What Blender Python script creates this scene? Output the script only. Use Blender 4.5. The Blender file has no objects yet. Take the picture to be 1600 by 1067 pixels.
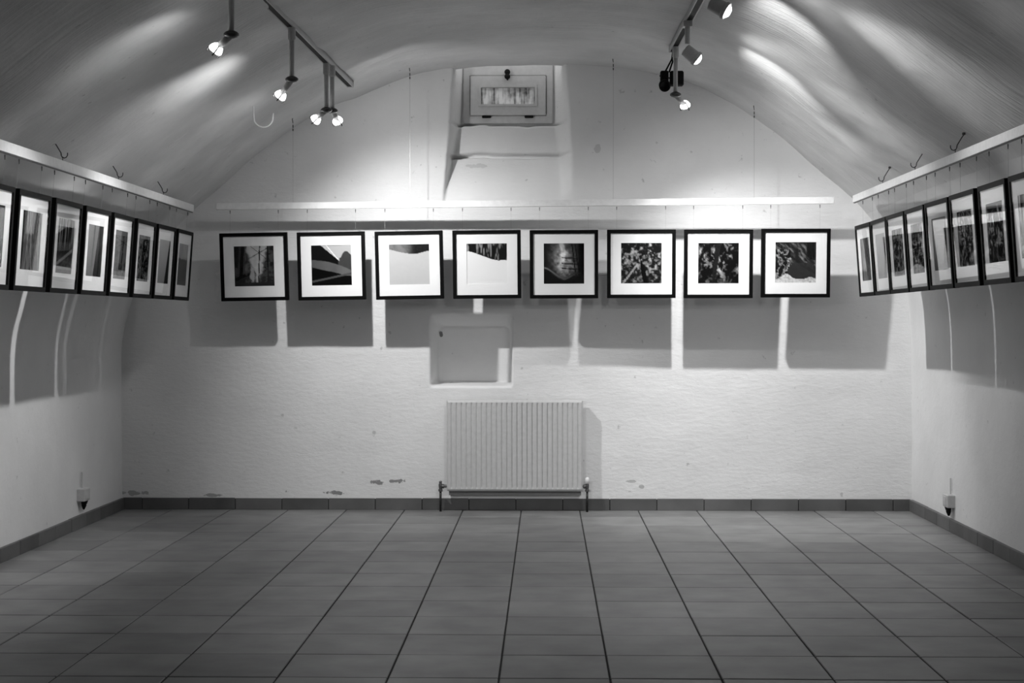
import bpy, bmesh, math, random
import numpy as np
from mathutils import Vector, Matrix, Euler

random.seed(7)
sc = bpy.context.scene
COL = sc.collection
R = math.radians

# ------------------------------------------------------------------ camera
F_PX = 2520.0
CAM_H = 1.10
YAW, PITCH = math.atan(53 / F_PX), math.atan(26.5 / F_PX)
cam_data = bpy.data.cameras.new('camera')
cam_data.sensor_width = 36.0
cam_data.lens = 36.0 * F_PX / 1600
cam_data.clip_start = 0.05
cam = bpy.data.objects.new('camera', cam_data)
COL.objects.link(cam)
cam.location = (0, 0, CAM_H)
cam.rotation_euler = (R(90) - PITCH, 0, YAW)
sc.camera = cam
_cm = Euler(cam.rotation_euler).to_matrix()

# ------------------------------------------------------------------ world, exposure
w = bpy.data.worlds.new('world')
sc.world = w
w.use_nodes = True
w.node_tree.nodes['Background'].inputs[0].default_value = (0.5, 0.5, 0.5, 1)
w.node_tree.nodes['Background'].inputs[1].default_value = 0.6
sc.view_settings.view_transform = 'Standard'
sc.view_settings.look = 'None'
sc.view_settings.gamma = 1
sc.view_settings.use_curve_mapping = False
sc.view_settings.exposure = 1.7
sc.cycles.max_bounces = 10
sc.cycles.diffuse_bounces = 6
sc.cycles.sample_clamp_indirect = 4.0

# lamp strengths (the lamps themselves are built further down)
# name: (beam watts, beam angle, spill watts)
POWER = {
    'L1': (15, 72, 0.3), 'L2': (19, 72, 0.8), 'L3': (2.5, 60, 0.6), 'L4': (27, 102, 3.2),
    'R3': (35, 96, 5.0), 'R2': (9, 64, 1.6), 'R1': (8, 64, 1.2),
    'F': (4, 70, 0.2), 'G': (44, 46, 0.3),  # F and G: unseen fill lamps added nearer the viewer
}
# light that escapes over the rim of a reflector and grazes the vault: (watts, angle, direction)
LEAK = {
    'L1': (0.8, 115, (-.60, .45, .0)), 'L2': (1.7, 115, (-.60, .16, .0)), 'L4': (2.6, 90, (.5, 1, .30)),
    'R1': (16, 46, (.42, .88, .02)), 'R2': (10, 50, (.50, .58, -.06)), 'R3': (5.0, 34, (1.01, -.19, -.34)),
}


def at(px, py, y):
    """point on the picture ray through (px, py) of the 1600x1067 photograph at room depth y"""
    d = _cm @ Vector(((px - 800) / F_PX, -(py - 533.5) / F_PX, -1))
    return Vector((0, 0, CAM_H)) + d * (y / d.y)


# ------------------------------------------------------------------ materials
def nt(name):
    m = bpy.data.materials.new(name)
    m.use_nodes = True
    t = m.node_tree
    return m, t, t.nodes['Principled BSDF']


def g(v):
    return (v, v, v, 1)


def plain(name, v, rough=0.5, metal=0.0, nscale=40, namp=0.12):
    m, t, b = nt(name)
    N, L = t.nodes, t.links
    tc = N.new('ShaderNodeTexCoord')
    n = N.new('ShaderNodeTexNoise'); n.inputs['Scale'].default_value = nscale
    r = N.new('ShaderNodeMapRange')
    r.inputs['To Min'].default_value = v * (1 - namp); r.inputs['To Max'].default_value = v * (1 + namp)
    L.new(tc.outputs['Object'], n.inputs['Vector']); L.new(n.outputs['Fac'], r.inputs['Value'])
    L.new(r.outputs[0], b.inputs['Base Color'])
    b.inputs['Roughness'].default_value = rough
    b.inputs['Metallic'].default_value = metal
    return m


def math_node(t, op, a, b_=None, c=None):
    n = t.nodes.new('ShaderNodeMath'); n.operation = op
    for i, v in enumerate((a, b_, c)):
        if v is None: continue
        if isinstance(v, (int, float)): n.inputs[i].default_value = v
        else: t.links.new(v, n.inputs[i])
    return n.outputs[0]


def plaster(name, base, mott=0.10, bump=0.35, bscale=14, stretch=(1, 1, 1), stains=(), boards=0):
    m, t, b = nt(name)
    N, L = t.nodes, t.links
    tc = N.new('ShaderNodeTexCoord')
    mp = N.new('ShaderNodeMapping'); mp.inputs['Scale'].default_value = stretch
    L.new(tc.outputs['Object'], mp.inputs['Vector'])
    n1 = N.new('ShaderNodeTexNoise'); n1.inputs['Scale'].default_value = 1.6; n1.inputs['Detail'].default_value = 6
    n1.inputs['Roughness'].default_value = 0.6
    L.new(tc.outputs['Object'], n1.inputs['Vector'])
    r = N.new('ShaderNodeMapRange'); r.inputs['From Min'].default_value = 0.3; r.inputs['From Max'].default_value = 0.7
    r.inputs['To Min'].default_value = base * (1 - mott); r.inputs['To Max'].default_value = base * (1 + mott * 0.5)
    L.new(n1.outputs['Fac'], r.inputs['Value'])
    # small dark specks
    v = N.new('ShaderNodeTexNoise'); v.inputs['Scale'].default_value = 22; v.inputs['Detail'].default_value = 4
    L.new(tc.outputs['Object'], v.inputs['Vector'])
    sp = N.new('ShaderNodeMapRange'); sp.inputs['From Min'].default_value = 0.70; sp.inputs['From Max'].default_value = 0.76
    sp.inputs['To Min'].default_value = 1.0; sp.inputs['To Max'].default_value = 0.72
    L.new(v.outputs['Fac'], sp.inputs['Value'])
    col = math_node(t, 'MULTIPLY', r.outputs[0], sp.outputs[0])
    if stains:
        sx = N.new('ShaderNodeSeparateXYZ'); L.new(tc.outputs['Object'], sx.inputs[0])
        nz = N.new('ShaderNodeTexNoise'); nz.inputs['Scale'].default_value = 28; nz.inputs['Detail'].default_value = 5
        L.new(tc.outputs['Object'], nz.inputs['Vector'])
        wob = math_node(t, 'MULTIPLY', math_node(t, 'SUBTRACT', nz.outputs['Fac'], 0.5), 6.5)
        for (cx, cz, rx, rz, dark) in stains:
            dx = math_node(t, 'DIVIDE', math_node(t, 'SUBTRACT', sx.outputs['X'], cx), rx)
            dz = math_node(t, 'DIVIDE', math_node(t, 'SUBTRACT', sx.outputs['Z'], cz), rz)
            d2 = math_node(t, 'ADD', math_node(t, 'MULTIPLY', dx, dx), math_node(t, 'MULTIPLY', dz, dz))
            d3 = math_node(t, 'ADD', d2, wob)
            q = N.new('ShaderNodeMapRange'); q.inputs['From Min'].default_value = 0.75; q.inputs['From Max'].default_value = 1.15
            q.inputs['To Min'].default_value = dark; q.inputs['To Max'].default_value = 1.0
            L.new(d3, q.inputs['Value'])
            col = math_node(t, 'MULTIPLY', col, q.outputs[0])
    L.new(col, b.inputs['Base Color'])
    nb = N.new('ShaderNodeTexNoise'); nb.inputs['Scale'].default_value = bscale; nb.inputs['Detail'].default_value = 7
    nb.inputs['Roughness'].default_value = 0.65
    L.new(mp.outputs[0], nb.inputs['Vector'])
    bp = N.new('ShaderNodeBump'); bp.inputs['Strength'].default_value = bump; bp.inputs['Distance'].default_value = 0.012
    L.new(nb.outputs['Fac'], bp.inputs['Height']); L.new(bp.outputs[0], b.inputs['Normal'])
    if boards:      # fine board marks round the arch, faint because nearly worn smooth
        mp2 = N.new('ShaderNodeMapping'); mp2.inputs['Scale'].default_value = (1.2, 46, 1.2); mp2.inputs['Rotation'].default_value = (0, 0, .05)
        L.new(tc.outputs['Object'], mp2.inputs['Vector'])
        nr = N.new('ShaderNodeTexNoise'); nr.inputs['Scale'].default_value = 1.0; nr.inputs['Detail'].default_value = 3
        L.new(mp2.outputs[0], nr.inputs['Vector'])
        b2 = N.new('ShaderNodeBump'); b2.inputs['Strength'].default_value = boards; b2.inputs['Distance'].default_value = 0.009
        L.new(nr.outputs['Fac'], b2.inputs['Height']); L.new(bp.outputs[0], b2.inputs['Normal']); L.new(b2.outputs[0], b.inputs['Normal'])
    b.inputs['Roughness'].default_value = 0.85
    b.inputs['Specular IOR Level'].default_value = 0.2
    return m


def wx(px, y=9.56): return (px - 853) * y / F_PX
def wz(py, y=9.56): return CAM_H + (507 - py) * y / F_PX


STAINS = [(wx(686, 9.7), wz(522, 9.7), .012, .016, .25), (wx(450), wz(768), .022, .010, .28), (wx(522), wz(771), .05, .011, .32), (wx(590), wz(754), .034, .014, .35),
          (wx(621), wz(752), .036, .015, .35), (wx(985), wz(752), .03, .008, .6), (wx(1002), wz(760), .014, .010, .6),
          (wx(933), wz(232), .016, .026, .78), (wx(205), wz(772), .09, .014, .55), (wx(330), wz(775), .05, .009, .5),
          (wx(740), wz(256), .07, .014, .82)]
M_BACK = plaster('white_lime_plaster', 0.80, 0.08, 0.34, 20, (1, 1, 2.4), STAINS)
M_SIDE = plaster('white_plaster_side', 0.78, 0.08, 0.28, 14)
M_VAULT = plaster('vault_plaster', 0.74, 0.20, 0.42, 7, boards=.6)
M_PAINT = plain('white_painted_wood', 0.50, 0.45)
M_RAIL = plain('white_rail_paint', 0.80, 0.4)
M_TUBE = plain('white_enamel_tube', 0.50, 0.35)
M_DARKGREY = plain('dark_grey_metal', 0.09, 0.4, 0.5)
M_BLACK = plain('black_plastic', 0.006, 0.6)
M_BLACK.node_tree.nodes['Principled BSDF'].inputs['Specular IOR Level'].default_value = 0.15
M_FRAME = plain('black_stained_frame', 0.003, 0.5)
M_FRAME.node_tree.nodes['Principled BSDF'].inputs['Specular IOR Level'].default_value = 0.08
M_MAT = plain('white_card', 0.84, 0.9, 0, 90, 0.03)
M_BRASS = plain('tarnished_brass', 0.14, 0.4, 0.7)
M_PIPE = plain('dark_pipe', 0.02, 0.4, 0.4)
M_RAD = plain('radiator_enamel', 0.58, 0.35)
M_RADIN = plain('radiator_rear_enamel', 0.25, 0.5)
M_WIRE = plain('steel_wire', 0.42, 0.4, 0.6)
M_IRON = plain('rusty_iron', 0.06, 0.6, 0.4)
M_SOCKET = plain('white_socket_plastic', 0.55, 0.4)
M_GROUT = plain('dark_grout', 0.025, 0.9)
M_CHROME = plain('chrome', 0.6, 0.15, 1.0)


def tile_mat(name, v, spread, rough=0.5):
    m, t, b = nt(name)
    N, L = t.nodes, t.links
    oi = N.new('ShaderNodeObjectInfo')
    geo = N.new('ShaderNodeNewGeometry')
    n = N.new('ShaderNodeTexNoise'); n.inputs['Scale'].default_value = 5; n.inputs['Detail'].default_value = 6
    L.new(geo.outputs['Position'], n.inputs['Vector'])
    a = N.new('ShaderNodeMapRange'); a.inputs['To Min'].default_value = 1 - spread; a.inputs['To Max'].default_value = 1 + spread
    L.new(oi.outputs['Random'], a.inputs['Value'])
    c = N.new('ShaderNodeMapRange'); c.inputs['From Min'].default_value = .3; c.inputs['From Max'].default_value = .7
    c.inputs['To Min'].default_value = v * 0.78; c.inputs['To Max'].default_value = v * 1.2
    L.new(n.outputs['Fac'], c.inputs['Value'])
    L.new(math_node(t, 'MULTIPLY', a.outputs[0], c.outputs[0]), b.inputs['Base Color'])
    n2 = N.new('ShaderNodeTexNoise'); n2.inputs['Scale'].default_value = 60; n2.inputs['Detail'].default_value = 3
    L.new(geo.outputs['Position'], n2.inputs['Vector'])
    bp = N.new('ShaderNodeBump'); bp.inputs['Strength'].default_value = .12; bp.inputs['Distance'].default_value = .002
    L.new(n2.outputs['Fac'], bp.inputs['Height']); L.new(bp.outputs[0], b.inputs['Normal'])
    b.inputs['Roughness'].default_value = rough
    b.inputs['Specular IOR Level'].default_value = 0.5
    return m


M_TILE = tile_mat('clay_floor_tile', 0.22, 0.16, 0.42)
M_SKIRT = tile_mat('clay_skirting_tile', 0.11, 0.22, 0.55)


def emit_mat(name, s):
    m = bpy.data.materials.new(name); m.use_nodes = True
    t = m.node_tree; t.nodes.clear()
    e = t.nodes.new('ShaderNodeEmission'); e.inputs[1].default_value = s
    o = t.nodes.new('ShaderNodeOutputMaterial'); t.links.new(e.outputs[0], o.inputs[0])
    return m


M_BULB = emit_mat('halogen_glow', 2.2)


def glass_mat(name):
    m = bpy.data.materials.new(name); m.use_nodes = True
    t = m.node_tree; t.nodes.clear()
    fr = t.nodes.new('ShaderNodeFresnel'); fr.inputs['IOR'].default_value = 1.5
    tr = t.nodes.new('ShaderNodeBsdfTransparent')
    gl = t.nodes.new('ShaderNodeBsdfGlossy'); gl.inputs['Roughness'].default_value = 0.015
    mx = t.nodes.new('ShaderNodeMixShader'); o = t.nodes.new('ShaderNodeOutputMaterial')
    ge = t.nodes.new('ShaderNodeNewGeometry')      # only the outer face reflects; the inner one passes light on
    t.links.new(math_node(t, 'MULTIPLY', fr.outputs[0], math_node(t, 'SUBTRACT', 1.0, ge.outputs['Backfacing'])), mx.inputs[0]); t.links.new(tr.outputs[0], mx.inputs[1]); t.links.new(gl.outputs[0], mx.inputs[2])
    t.links.new(mx.outputs[0], o.inputs[0])
    return m


M_GLASS = glass_mat('picture_glass')


def print_mat():
    m, t, b = nt('silver_print')
    a = t.nodes.new('ShaderNodeVertexColor'); a.layer_name = 'tone'
    t.links.new(a.outputs[0], b.inputs['Base Color'])
    b.inputs['Roughness'].default_value = 0.6
    b.inputs['Specular IOR Level'].default_value = 0.0
    return m


M_PRINT = print_mat()


def dirty_pane():
    m, t, b = nt('grimy_window_glass')
    N, L = t.nodes, t.links
    tc = N.new('ShaderNodeTexCoord')
    mp = N.new('ShaderNodeMapping'); mp.inputs['Scale'].default_value = (60, 1, 5)
    L.new(tc.outputs['Object'], mp.inputs[0])
    n = N.new('ShaderNodeTexNoise'); n.inputs['Scale'].default_value = 1.0; n.inputs['Detail'].default_value = 4
    L.new(mp.outputs[0], n.inputs['Vector'])
    n2 = N.new('ShaderNodeTexNoise'); n2.inputs['Scale'].default_value = 16; n2.inputs['Detail'].default_value = 6
    L.new(tc.outputs['Object'], n2.inputs['Vector'])
    s = math_node(t, 'ADD', math_node(t, 'MULTIPLY', n.outputs['Fac'], .55), math_node(t, 'MULTIPLY', n2.outputs['Fac'], .45))
    r = N.new('ShaderNodeValToRGB')
    r.color_ramp.elements[0].position = .36; r.color_ramp.elements[0].color = g(.03)
    r.color_ramp.elements[1].position = .56; r.color_ramp.elements[1].color = g(.95)
    L.new(s, r.inputs[0]); L.new(r.outputs[0], b.inputs['Base Color'])
    b.inputs['Roughness'].default_value = .25
    return m


M_PANE = dirty_pane()

# ------------------------------------------------------------------ mesh helpers
def link(name, me, parent=None, mat=None, smooth=False):
    o = bpy.data.objects.new(name, me)
    COL.objects.link(o)
    if parent is not None: o.parent = parent
    if mat is not None and not me.materials: me.materials.append(mat)
    if smooth:
        for p in me.polygons: p.use_smooth = True
    return o


def obj(name, bm, mat, parent=None, smooth=False):
    me = bpy.data.meshes.new(name)
    bmesh.ops.recalc_face_normals(bm, faces=bm.faces)
    bm.to_mesh(me); bm.free()
    return link(name, me, parent, mat, smooth)


def box(bm, x0, x1, y0, y1, z0, z1, bev=0.0):
    r = bmesh.ops.create_cube(bm, size=1.0)
    vs = r['verts']
    for v in vs:
        v.co = Vector(((x0 + x1) / 2 + v.co.x * (x1 - x0), (y0 + y1) / 2 + v.co.y * (y1 - y0), (z0 + z1) / 2 + v.co.z * (z1 - z0)))
    if bev > 0:
        es = list({e for v in vs for e in v.link_edges})
        bmesh.ops.bevel(bm, geom=es, offset=bev, segments=1, affect='EDGES')
    return bm


def frame_of(d):
    d = d.normalized()
    up = Vector((0, 0, 1)) if abs(d.z) < .95 else Vector((1, 0, 0))
    a = d.cross(up).normalized()
    return a, d.cross(a).normalized()


def tube(bm, pts, r, n=8, caps=True):
    pts = [Vector(p) for p in pts]
    rs = r if isinstance(r, (list, tuple)) else [r] * len(pts)
    rings = []
    a = b = None
    for i, p in enumerate(pts):
        d = (pts[min(i + 1, len(pts) - 1)] - pts[max(i - 1, 0)])
        if d.length < 1e-9: d = Vector((0, 0, 1))
        if a is None: a, b = frame_of(d)
        else:
            dn = d.normalized()
            a = (a - dn * a.dot(dn)).normalized(); b = dn.cross(a)
        rings.append([bm.verts.new(p + (a * math.cos(2 * math.pi * k / n) + b * math.sin(2 * math.pi * k / n)) * rs[i]) for k in range(n)])
    for i in range(len(rings) - 1):
        for k in range(n):
            bm.faces.new((rings[i][k], rings[i][(k + 1) % n], rings[i + 1][(k + 1) % n], rings[i + 1][k]))
    if caps:
        bm.faces.new(rings[0]); bm.faces.new(rings[-1])
    return bm


def lathe(bm, p0, d, prof, n=20):
    """profile of (distance along d, radius) turned about the axis through p0"""
    p0 = Vector(p0); d = Vector(d).normalized(); a, b = frame_of(d)
    rings = []
    for s, r in prof:
        c = p0 + d * s
        if r < 1e-6: rings.append([bm.verts.new(c)])
        else: rings.append([bm.verts.new(c + (a * math.cos(2 * math.pi * k / n) + b * math.sin(2 * math.pi * k / n)) * r) for k in range(n)])
    for A, B in zip(rings, rings[1:]):
        for k in range(n):
            k2 = (k + 1) % n
            if len(A) == 1 and len(B) > 1: bm.faces.new((A[0], B[k], B[k2]))
            elif len(B) == 1 and len(A) > 1: bm.faces.new((A[k], A[k2], B[0]))
            elif len(A) > 1: bm.faces.new((A[k], A[k2], B[k2], B[k]))
    if len(rings[0]) > 1: bm.faces.new(rings[0])
    if len(rings[-1]) > 1: bm.faces.new(rings[-1])
    return bm


def grid_mesh(name, P, mat, parent=None):
    """P: (n, m, 3) array of points -> smooth quad sheet"""
    n, m_ = P.shape[:2]
    me = bpy.data.meshes.new(name)
    idx = np.arange(n * m_).reshape(n, m_)
    f = np.stack([idx[:-1, :-1], idx[1:, :-1], idx[1:, 1:], idx[:-1, 1:]], -1).reshape(-1, 4)
    me.from_pydata(P.reshape(-1, 3).tolist(), [], f.tolist())
    me.update()
    o = link(name, me, parent, mat)
    me.polygons.foreach_set('use_smooth', [True] * len(me.polygons))
    return o


def tag(o, label=None, cat=None, group=None, kind=None):
    if label: o['label'] = label
    if cat: o['category'] = cat
    if group: o['group'] = group
    if kind: o['kind'] = kind
    return o


def empty(name, loc=(0, 0, 0), rot=(0, 0, 0)):
    o = bpy.data.objects.new(name, None)
    COL.objects.link(o); o.location = loc; o.rotation_euler = rot
    o.empty_display_size = .05
    return o


# ------------------------------------------------------------------ numpy noise
def vnoise(x, y, seed=0):
    xi = np.floor(x).astype(np.int64); yi = np.floor(y).astype(np.int64)
    xf, yf = x - xi, y - yi
    u, v = xf * xf * (3 - 2 * xf), yf * yf * (3 - 2 * yf)

    def h(a, b):
        n = (a * 374761393 + b * 668265263 + seed * 1442695041) & 0x7fffffff
        n = ((n ^ (n >> 13)) * 1274126177) & 0x7fffffff
        return ((n ^ (n >> 16)) & 0xffff) / 65535.0
    return (h(xi, yi) * (1 - u) + h(xi + 1, yi) * u) * (1 - v) + (h(xi, yi + 1) * (1 - u) + h(xi + 1, yi + 1) * u) * v


def fbm(x, y, seed=0, oct=4, gain=.5):
    s, a, t = 0, 1, 0
    for k in range(oct):
        s = s + a * vnoise(x * 2 ** k + 17.3 * k, y * 2 ** k + 5.1 * k, seed + k); t += a; a *= gain
    return s / t


def sstep(a, b, x):
    t = np.clip((x - a) / (b - a), 0, 1)
    return t * t * (3 - 2 * t)


# ------------------------------------------------------------------ the vault section (wall - vault - wall)
Y_BACK, Y_FRONT = 9.56, -2.2
SEC_PX = [(187, 797), (187, 700), (187, 600), (188, 535), (197, 492), (214, 440), (245, 388), (278, 350), (312, 318), (390, 249), (462, 199),
          (522, 165), (570, 146), (620, 126), (660, 114), (727, 104), (800, 100), (862, 100), (940, 104), (1000, 112), (1069, 130),
          (1135, 159), (1180, 187), (1215, 212), (1255, 243), (1300, 282), (1343, 323), (1380, 375), (1405, 430), (1417, 480),
          (1421, 540), (1422, 620), (1422, 700), (1422, 797)]
SEC = [Vector((wx(a), 0, wz(b))) for a, b in SEC_PX]


def catmull(P, per=14):
    out = []
    for i in range(len(P) - 1):
        p0, p1, p2, p3 = P[max(i - 1, 0)], P[i], P[i + 1], P[min(i + 2, len(P) - 1)]
        for k in range(per):
            t = k / per
            out.append(0.5 * ((2 * p1) + (p2 - p0) * t + (2 * p0 - 5 * p1 + 4 * p2 - p3) * t * t + (3 * p1 - p0 - 3 * p2 + p3) * t ** 3))
    out.append(P[-1])
    return out


_c = np.array([[v.x, v.z] for v in catmull(SEC)])
_s = np.concatenate([[0], np.cumsum(np.hypot(*np.diff(_c, axis=0).T))])
_u = np.arange(0, _s[-1], 0.03); _u = np.append(_u, _s[-1])
SX, SZ = np.interp(_u, _s, _c[:, 0]), np.interp(_u, _s, _c[:, 1])
SZ[0] = SZ[-1] = -0.02
_tx, _tz = np.gradient(SX), np.gradient(SZ)
_l = np.hypot(_tx, _tz); NX, NZ = _tz / _l, -_tx / _l          # points inward (right / down)


def relief(u, y, x, z):
    low = (fbm(u * 1.3 + 3, y * 0.9, 11, 3) - .5) * 0.055
    mid = (fbm(u * 4.5, y * 3.2, 23, 3) - .5) * 0.020
    up = sstep(.9, 1.9, z)
    rib = (fbm(u * .9, y * 11, 61, 3) - .5) * .0075 * up      # board marks running round the arch
    crown = 1 - .65 * sstep(2.25, 2.45, z)
    hollow = -.055 * sstep(9.35, 8.3, y) * np.exp(-((z - 1.72) / .22) ** 2)   # the haunches bow outward away from the end wall
    return hollow + low * (.25 + .75 * up) * crown + mid * (.3 + .7 * up) + rib


def vault_z(x):
    """height of the vault's underside at x"""
    k = [i for i in range(len(SX)) if SZ[i] > 1.6]
    return float(np.interp(x, SX[k], SZ[k]))


Ys = np.arange(Y_FRONT, Y_BACK + .101, .035)
iL = int(np.argmax(SZ > 1.74))
iR = len(SZ) - 1 - int(np.argmax(SZ[::-1] > 1.74))


def shell(name, a, b, mat):
    U, Y = np.meshgrid(_u[a:b + 1], Ys, indexing='ij')
    X = np.repeat(SX[a:b + 1, None], len(Ys), 1); Z = np.repeat(SZ[a:b + 1, None], len(Ys), 1)
    d = relief(U, Y, X, Z)
    # the crown is fairly true; keep the relief clear of the tracks
    P = np.stack([X + NX[a:b + 1, None] * d, Y, Z + NZ[a:b + 1, None] * d], -1)
    o = grid_mesh(name, P, mat)
    return tag(o, kind='structure')


wall_left = shell('wall_left', 0, iL, M_SIDE)
ceiling = shell('ceiling', iL, iR, M_VAULT)
wall_right = shell('wall_right', iR, len(SX) - 1, M_SIDE)
tag(wall_left, 'whitewashed plaster side wall left, curving into the vault')
tag(wall_right, 'whitewashed plaster side wall right, curving into the vault')
tag(ceiling, 'uneven plastered barrel vault')

# ------------------------------------------------------------------ back wall with its two recesses
xs = np.unique(np.round(np.concatenate([np.arange(-2.75, -.76, .03), np.arange(-.76, .30, .0075), np.arange(.30, 2.45, .03)]), 5))
zs = np.unique(np.round(np.concatenate([np.arange(-.03, .66, .03), np.arange(.66, 1.24, .0085), np.arange(1.24, 1.80, .03), np.arange(1.80, 2.80, .0065)]), 5))
Xg, Zg = np.meshgrid(xs, zs, indexing='ij')


def back_depth(X, Z):
    base = (fbm(X * 1.2, Z * 1.4, 5, 3) - .5) * .024 + (fbm(X * 6, Z * 9, 8, 3) - .5) * .006
    wob = (fbm(X * 5 + 9, Z * 5, 31, 2) - .5) * .016
    # window embrasure
    prof_z = [1.79, 1.86, 1.95, 2.06, 2.098, 2.106, 2.120, 2.128, 2.136, 2.20, 2.286, 2.294, 2.302, 2.314, 2.322, 2.80]
    prof_d = [0.00, .016, .060, .130, .150, .290, .290, .170, .165, .160, .162, .172, .420, .420, .300, .300]
    Zw = Z + (fbm(X * 7, Z * 0 + 3, 77, 2) - .5) * .016 * sstep(2.36, 2.30, Z)
    dc = np.interp(Zw, prof_z, prof_d)
    xl = np.interp(Z, [1.80, 2.1, 2.63], [-.618, -.592, -.556]) + wob * .5
    xl2 = np.interp(Z, [1.80, 2.1, 2.3, 2.63], [-.600, -.560, -.515, -.500])
    xr = np.interp(Z, [1.80, 2.12, 2.63], [.170, .160, .120]) + wob * .5
    xr2 = np.interp(Z, [1.80, 2.12, 2.3, 2.63], [.08, .075, .045, .040])
    wL = sstep(0, 1, (X - xl) / (xl2 - xl)); wR = sstep(0, 1, (xr - X) / (xr - xr2))
    d1 = dc * wL * wR
    # lower square niche
    nl = sstep(0, 1, (X - (-.690 + wob * .4)) / .036)
    nr = sstep(0, 1, ((-.199 + wob * .4) - X) / .018)
    ntp = sstep(0, 1, ((1.172 + wob * .3) - Z) / .080)
    nbt = sstep(0, 1, (Z - (.730 + wob * .4)) / .020)
    # the back of the niche is a rounded square set deeper than the splay around it
    qx = np.abs(X + .432 + wob * .3) - (.236 - .065); qz = np.abs(Z - .908 + wob * .3) - (.186 - .065)
    rr = np.hypot(np.maximum(qx, 0), np.maximum(qz, 0)) + np.minimum(np.maximum(qx, qz), 0) - .065
    inner = sstep(.009, -.009, rr)
    d2 = .26 * nl * nr * ntp * nbt * (.50 + .50 * inner)
    return base * (1 - sstep(0, .05, d1 + d2) * .7) + d1 + d2


D = back_depth(Xg, Zg)
P = np.stack([Xg, Y_BACK + D, Zg], -1)
wall_back = tag(grid_mesh('wall_back', P, M_BACK), 'rough white plaster end wall with window recess and square niche', kind='structure')

bm = bmesh.new(); box(bm, -2.9, 2.6, Y_FRONT - .12, Y_FRONT, -.05, 2.9)
tag(obj('wall_front', bm, M_SIDE), 'plaster wall behind the viewer', kind='structure')

# ------------------------------------------------------------------ floor of square tiles
XL, XR = -2.53, 2.165
bm = bmesh.new(); box(bm, -2.7, 2.4, Y_FRONT, Y_BACK + .35, -.12, -.0035)
floor = tag(obj('floor', bm, M_GROUT), 'dark grey square clay tiles with darker joints', kind='structure')
JW, PX_, PY_ = .0062, .346, .350
meshes = {}


def tile_mesh(x0, x1, ly=PY_):
    key = (round(x1 - x0, 4), ly)
    if key not in meshes:
        b_ = bmesh.new(); w_ = (x1 - x0) / 2; h_ = (ly - JW) / 2
        box(b_, -w_, w_, -h_, h_, -.009, 0, .0022)
        me = bpy.data.meshes.new('tile'); b_.to_mesh(me); b_.free(); me.materials.append(M_TILE)
        meshes[key] = me
    return meshes[key]


cols = []
for k in range(-8, 7):
    a, b_ = .2 + PX_ * k + JW / 2, .2 + PX_ * (k + 1) - JW / 2
    a, b_ = max(a, XL), min(b_, XR)
    if b_ - a > .03: cols.append((a, b_))
for j in range(14):
    yc = 9.556 - PY_ * (j + .5)
    for (a, b_) in cols:
        o = link('tile', tile_mesh(a, b_), floor)
        o.location = ((a + b_) / 2, yc, random.uniform(-.0007, .0007))
        o.rotation_euler = (random.uniform(-.002, .002), random.uniform(-.002, .002), random.uniform(-.002, .002))
bm = bmesh.new()
for j in range(14, 34):
    yc = 9.556 - PY_ * (j + .5)
    if yc - PY_ / 2 < Y_FRONT: break
    for (a, b_) in cols:
        box(bm, a, b_, yc - PY_ / 2 + JW / 2, yc + PY_ / 2 - JW / 2, -.009, 0)
tag(obj('floor_tiles', bm, M_TILE, floor), kind='stuff')

# ------------------------------------------------------------------ tiled skirting
SKH, SKT, SKP = .0685, .011, .2782


def skirting(name, label, spans, place):
    bmk = bmesh.new()
    root = None
    bx_ = place(bmk, spans[0][0], spans[-1][1], 0, SKH - .004, .004, True)
    root = tag(obj(name, bmk, M_GROUT), label, kind='structure')
    for s0, s1 in spans:
        b_ = bmesh.new()
        j = random.uniform(-.0012, .0012)
        place(b_, s0 + .002, s1 - .002, 0, SKH + j, SKT + j, False)
        obj('skirting_tile', b_, M_SKIRT, root)
    return root


def spans_of(start, end, joint):
    s = [start]
    k = math.ceil((start - joint) / SKP + .12)
    while joint + k * SKP < end - .02:
        s.append(joint + k * SKP); k += 1
    s.append(end)
    return list(zip(s, s[1:]))


def pl_back(b_, s0, s1, z0, z1, t, core):
    box(b_, s0, s1, Y_BACK - .006 - t, Y_BACK + .02, z0, z1, 0 if core else .0015)


def pl_left(b_, s0, s1, z0, z1, t, core):
    box(b_, -2.54, -2.520 + t, s0, s1, z0, z1, 0 if core else .0015)


def pl_right(b_, s0, s1, z0, z1, t, core):
    box(b_, 2.152 - t, 2.18, s0, s1, z0, z1, 0 if core else .0015)


skirting('baseboard_back', 'dark tile skirting along the end wall', spans_of(-2.52, 2.152, wx(806.1)), pl_back)
skirting('baseboard_left', 'dark tile skirting along the left wall', spans_of(Y_FRONT, 9.54, 9.31), pl_left)
skirting('baseboard_right', 'dark tile skirting along the right wall', spans_of(Y_FRONT, 9.54, 9.43), pl_right)

# ------------------------------------------------------------------ cellar window
YW = Y_BACK + .292
bm = bmesh.new()


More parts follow.
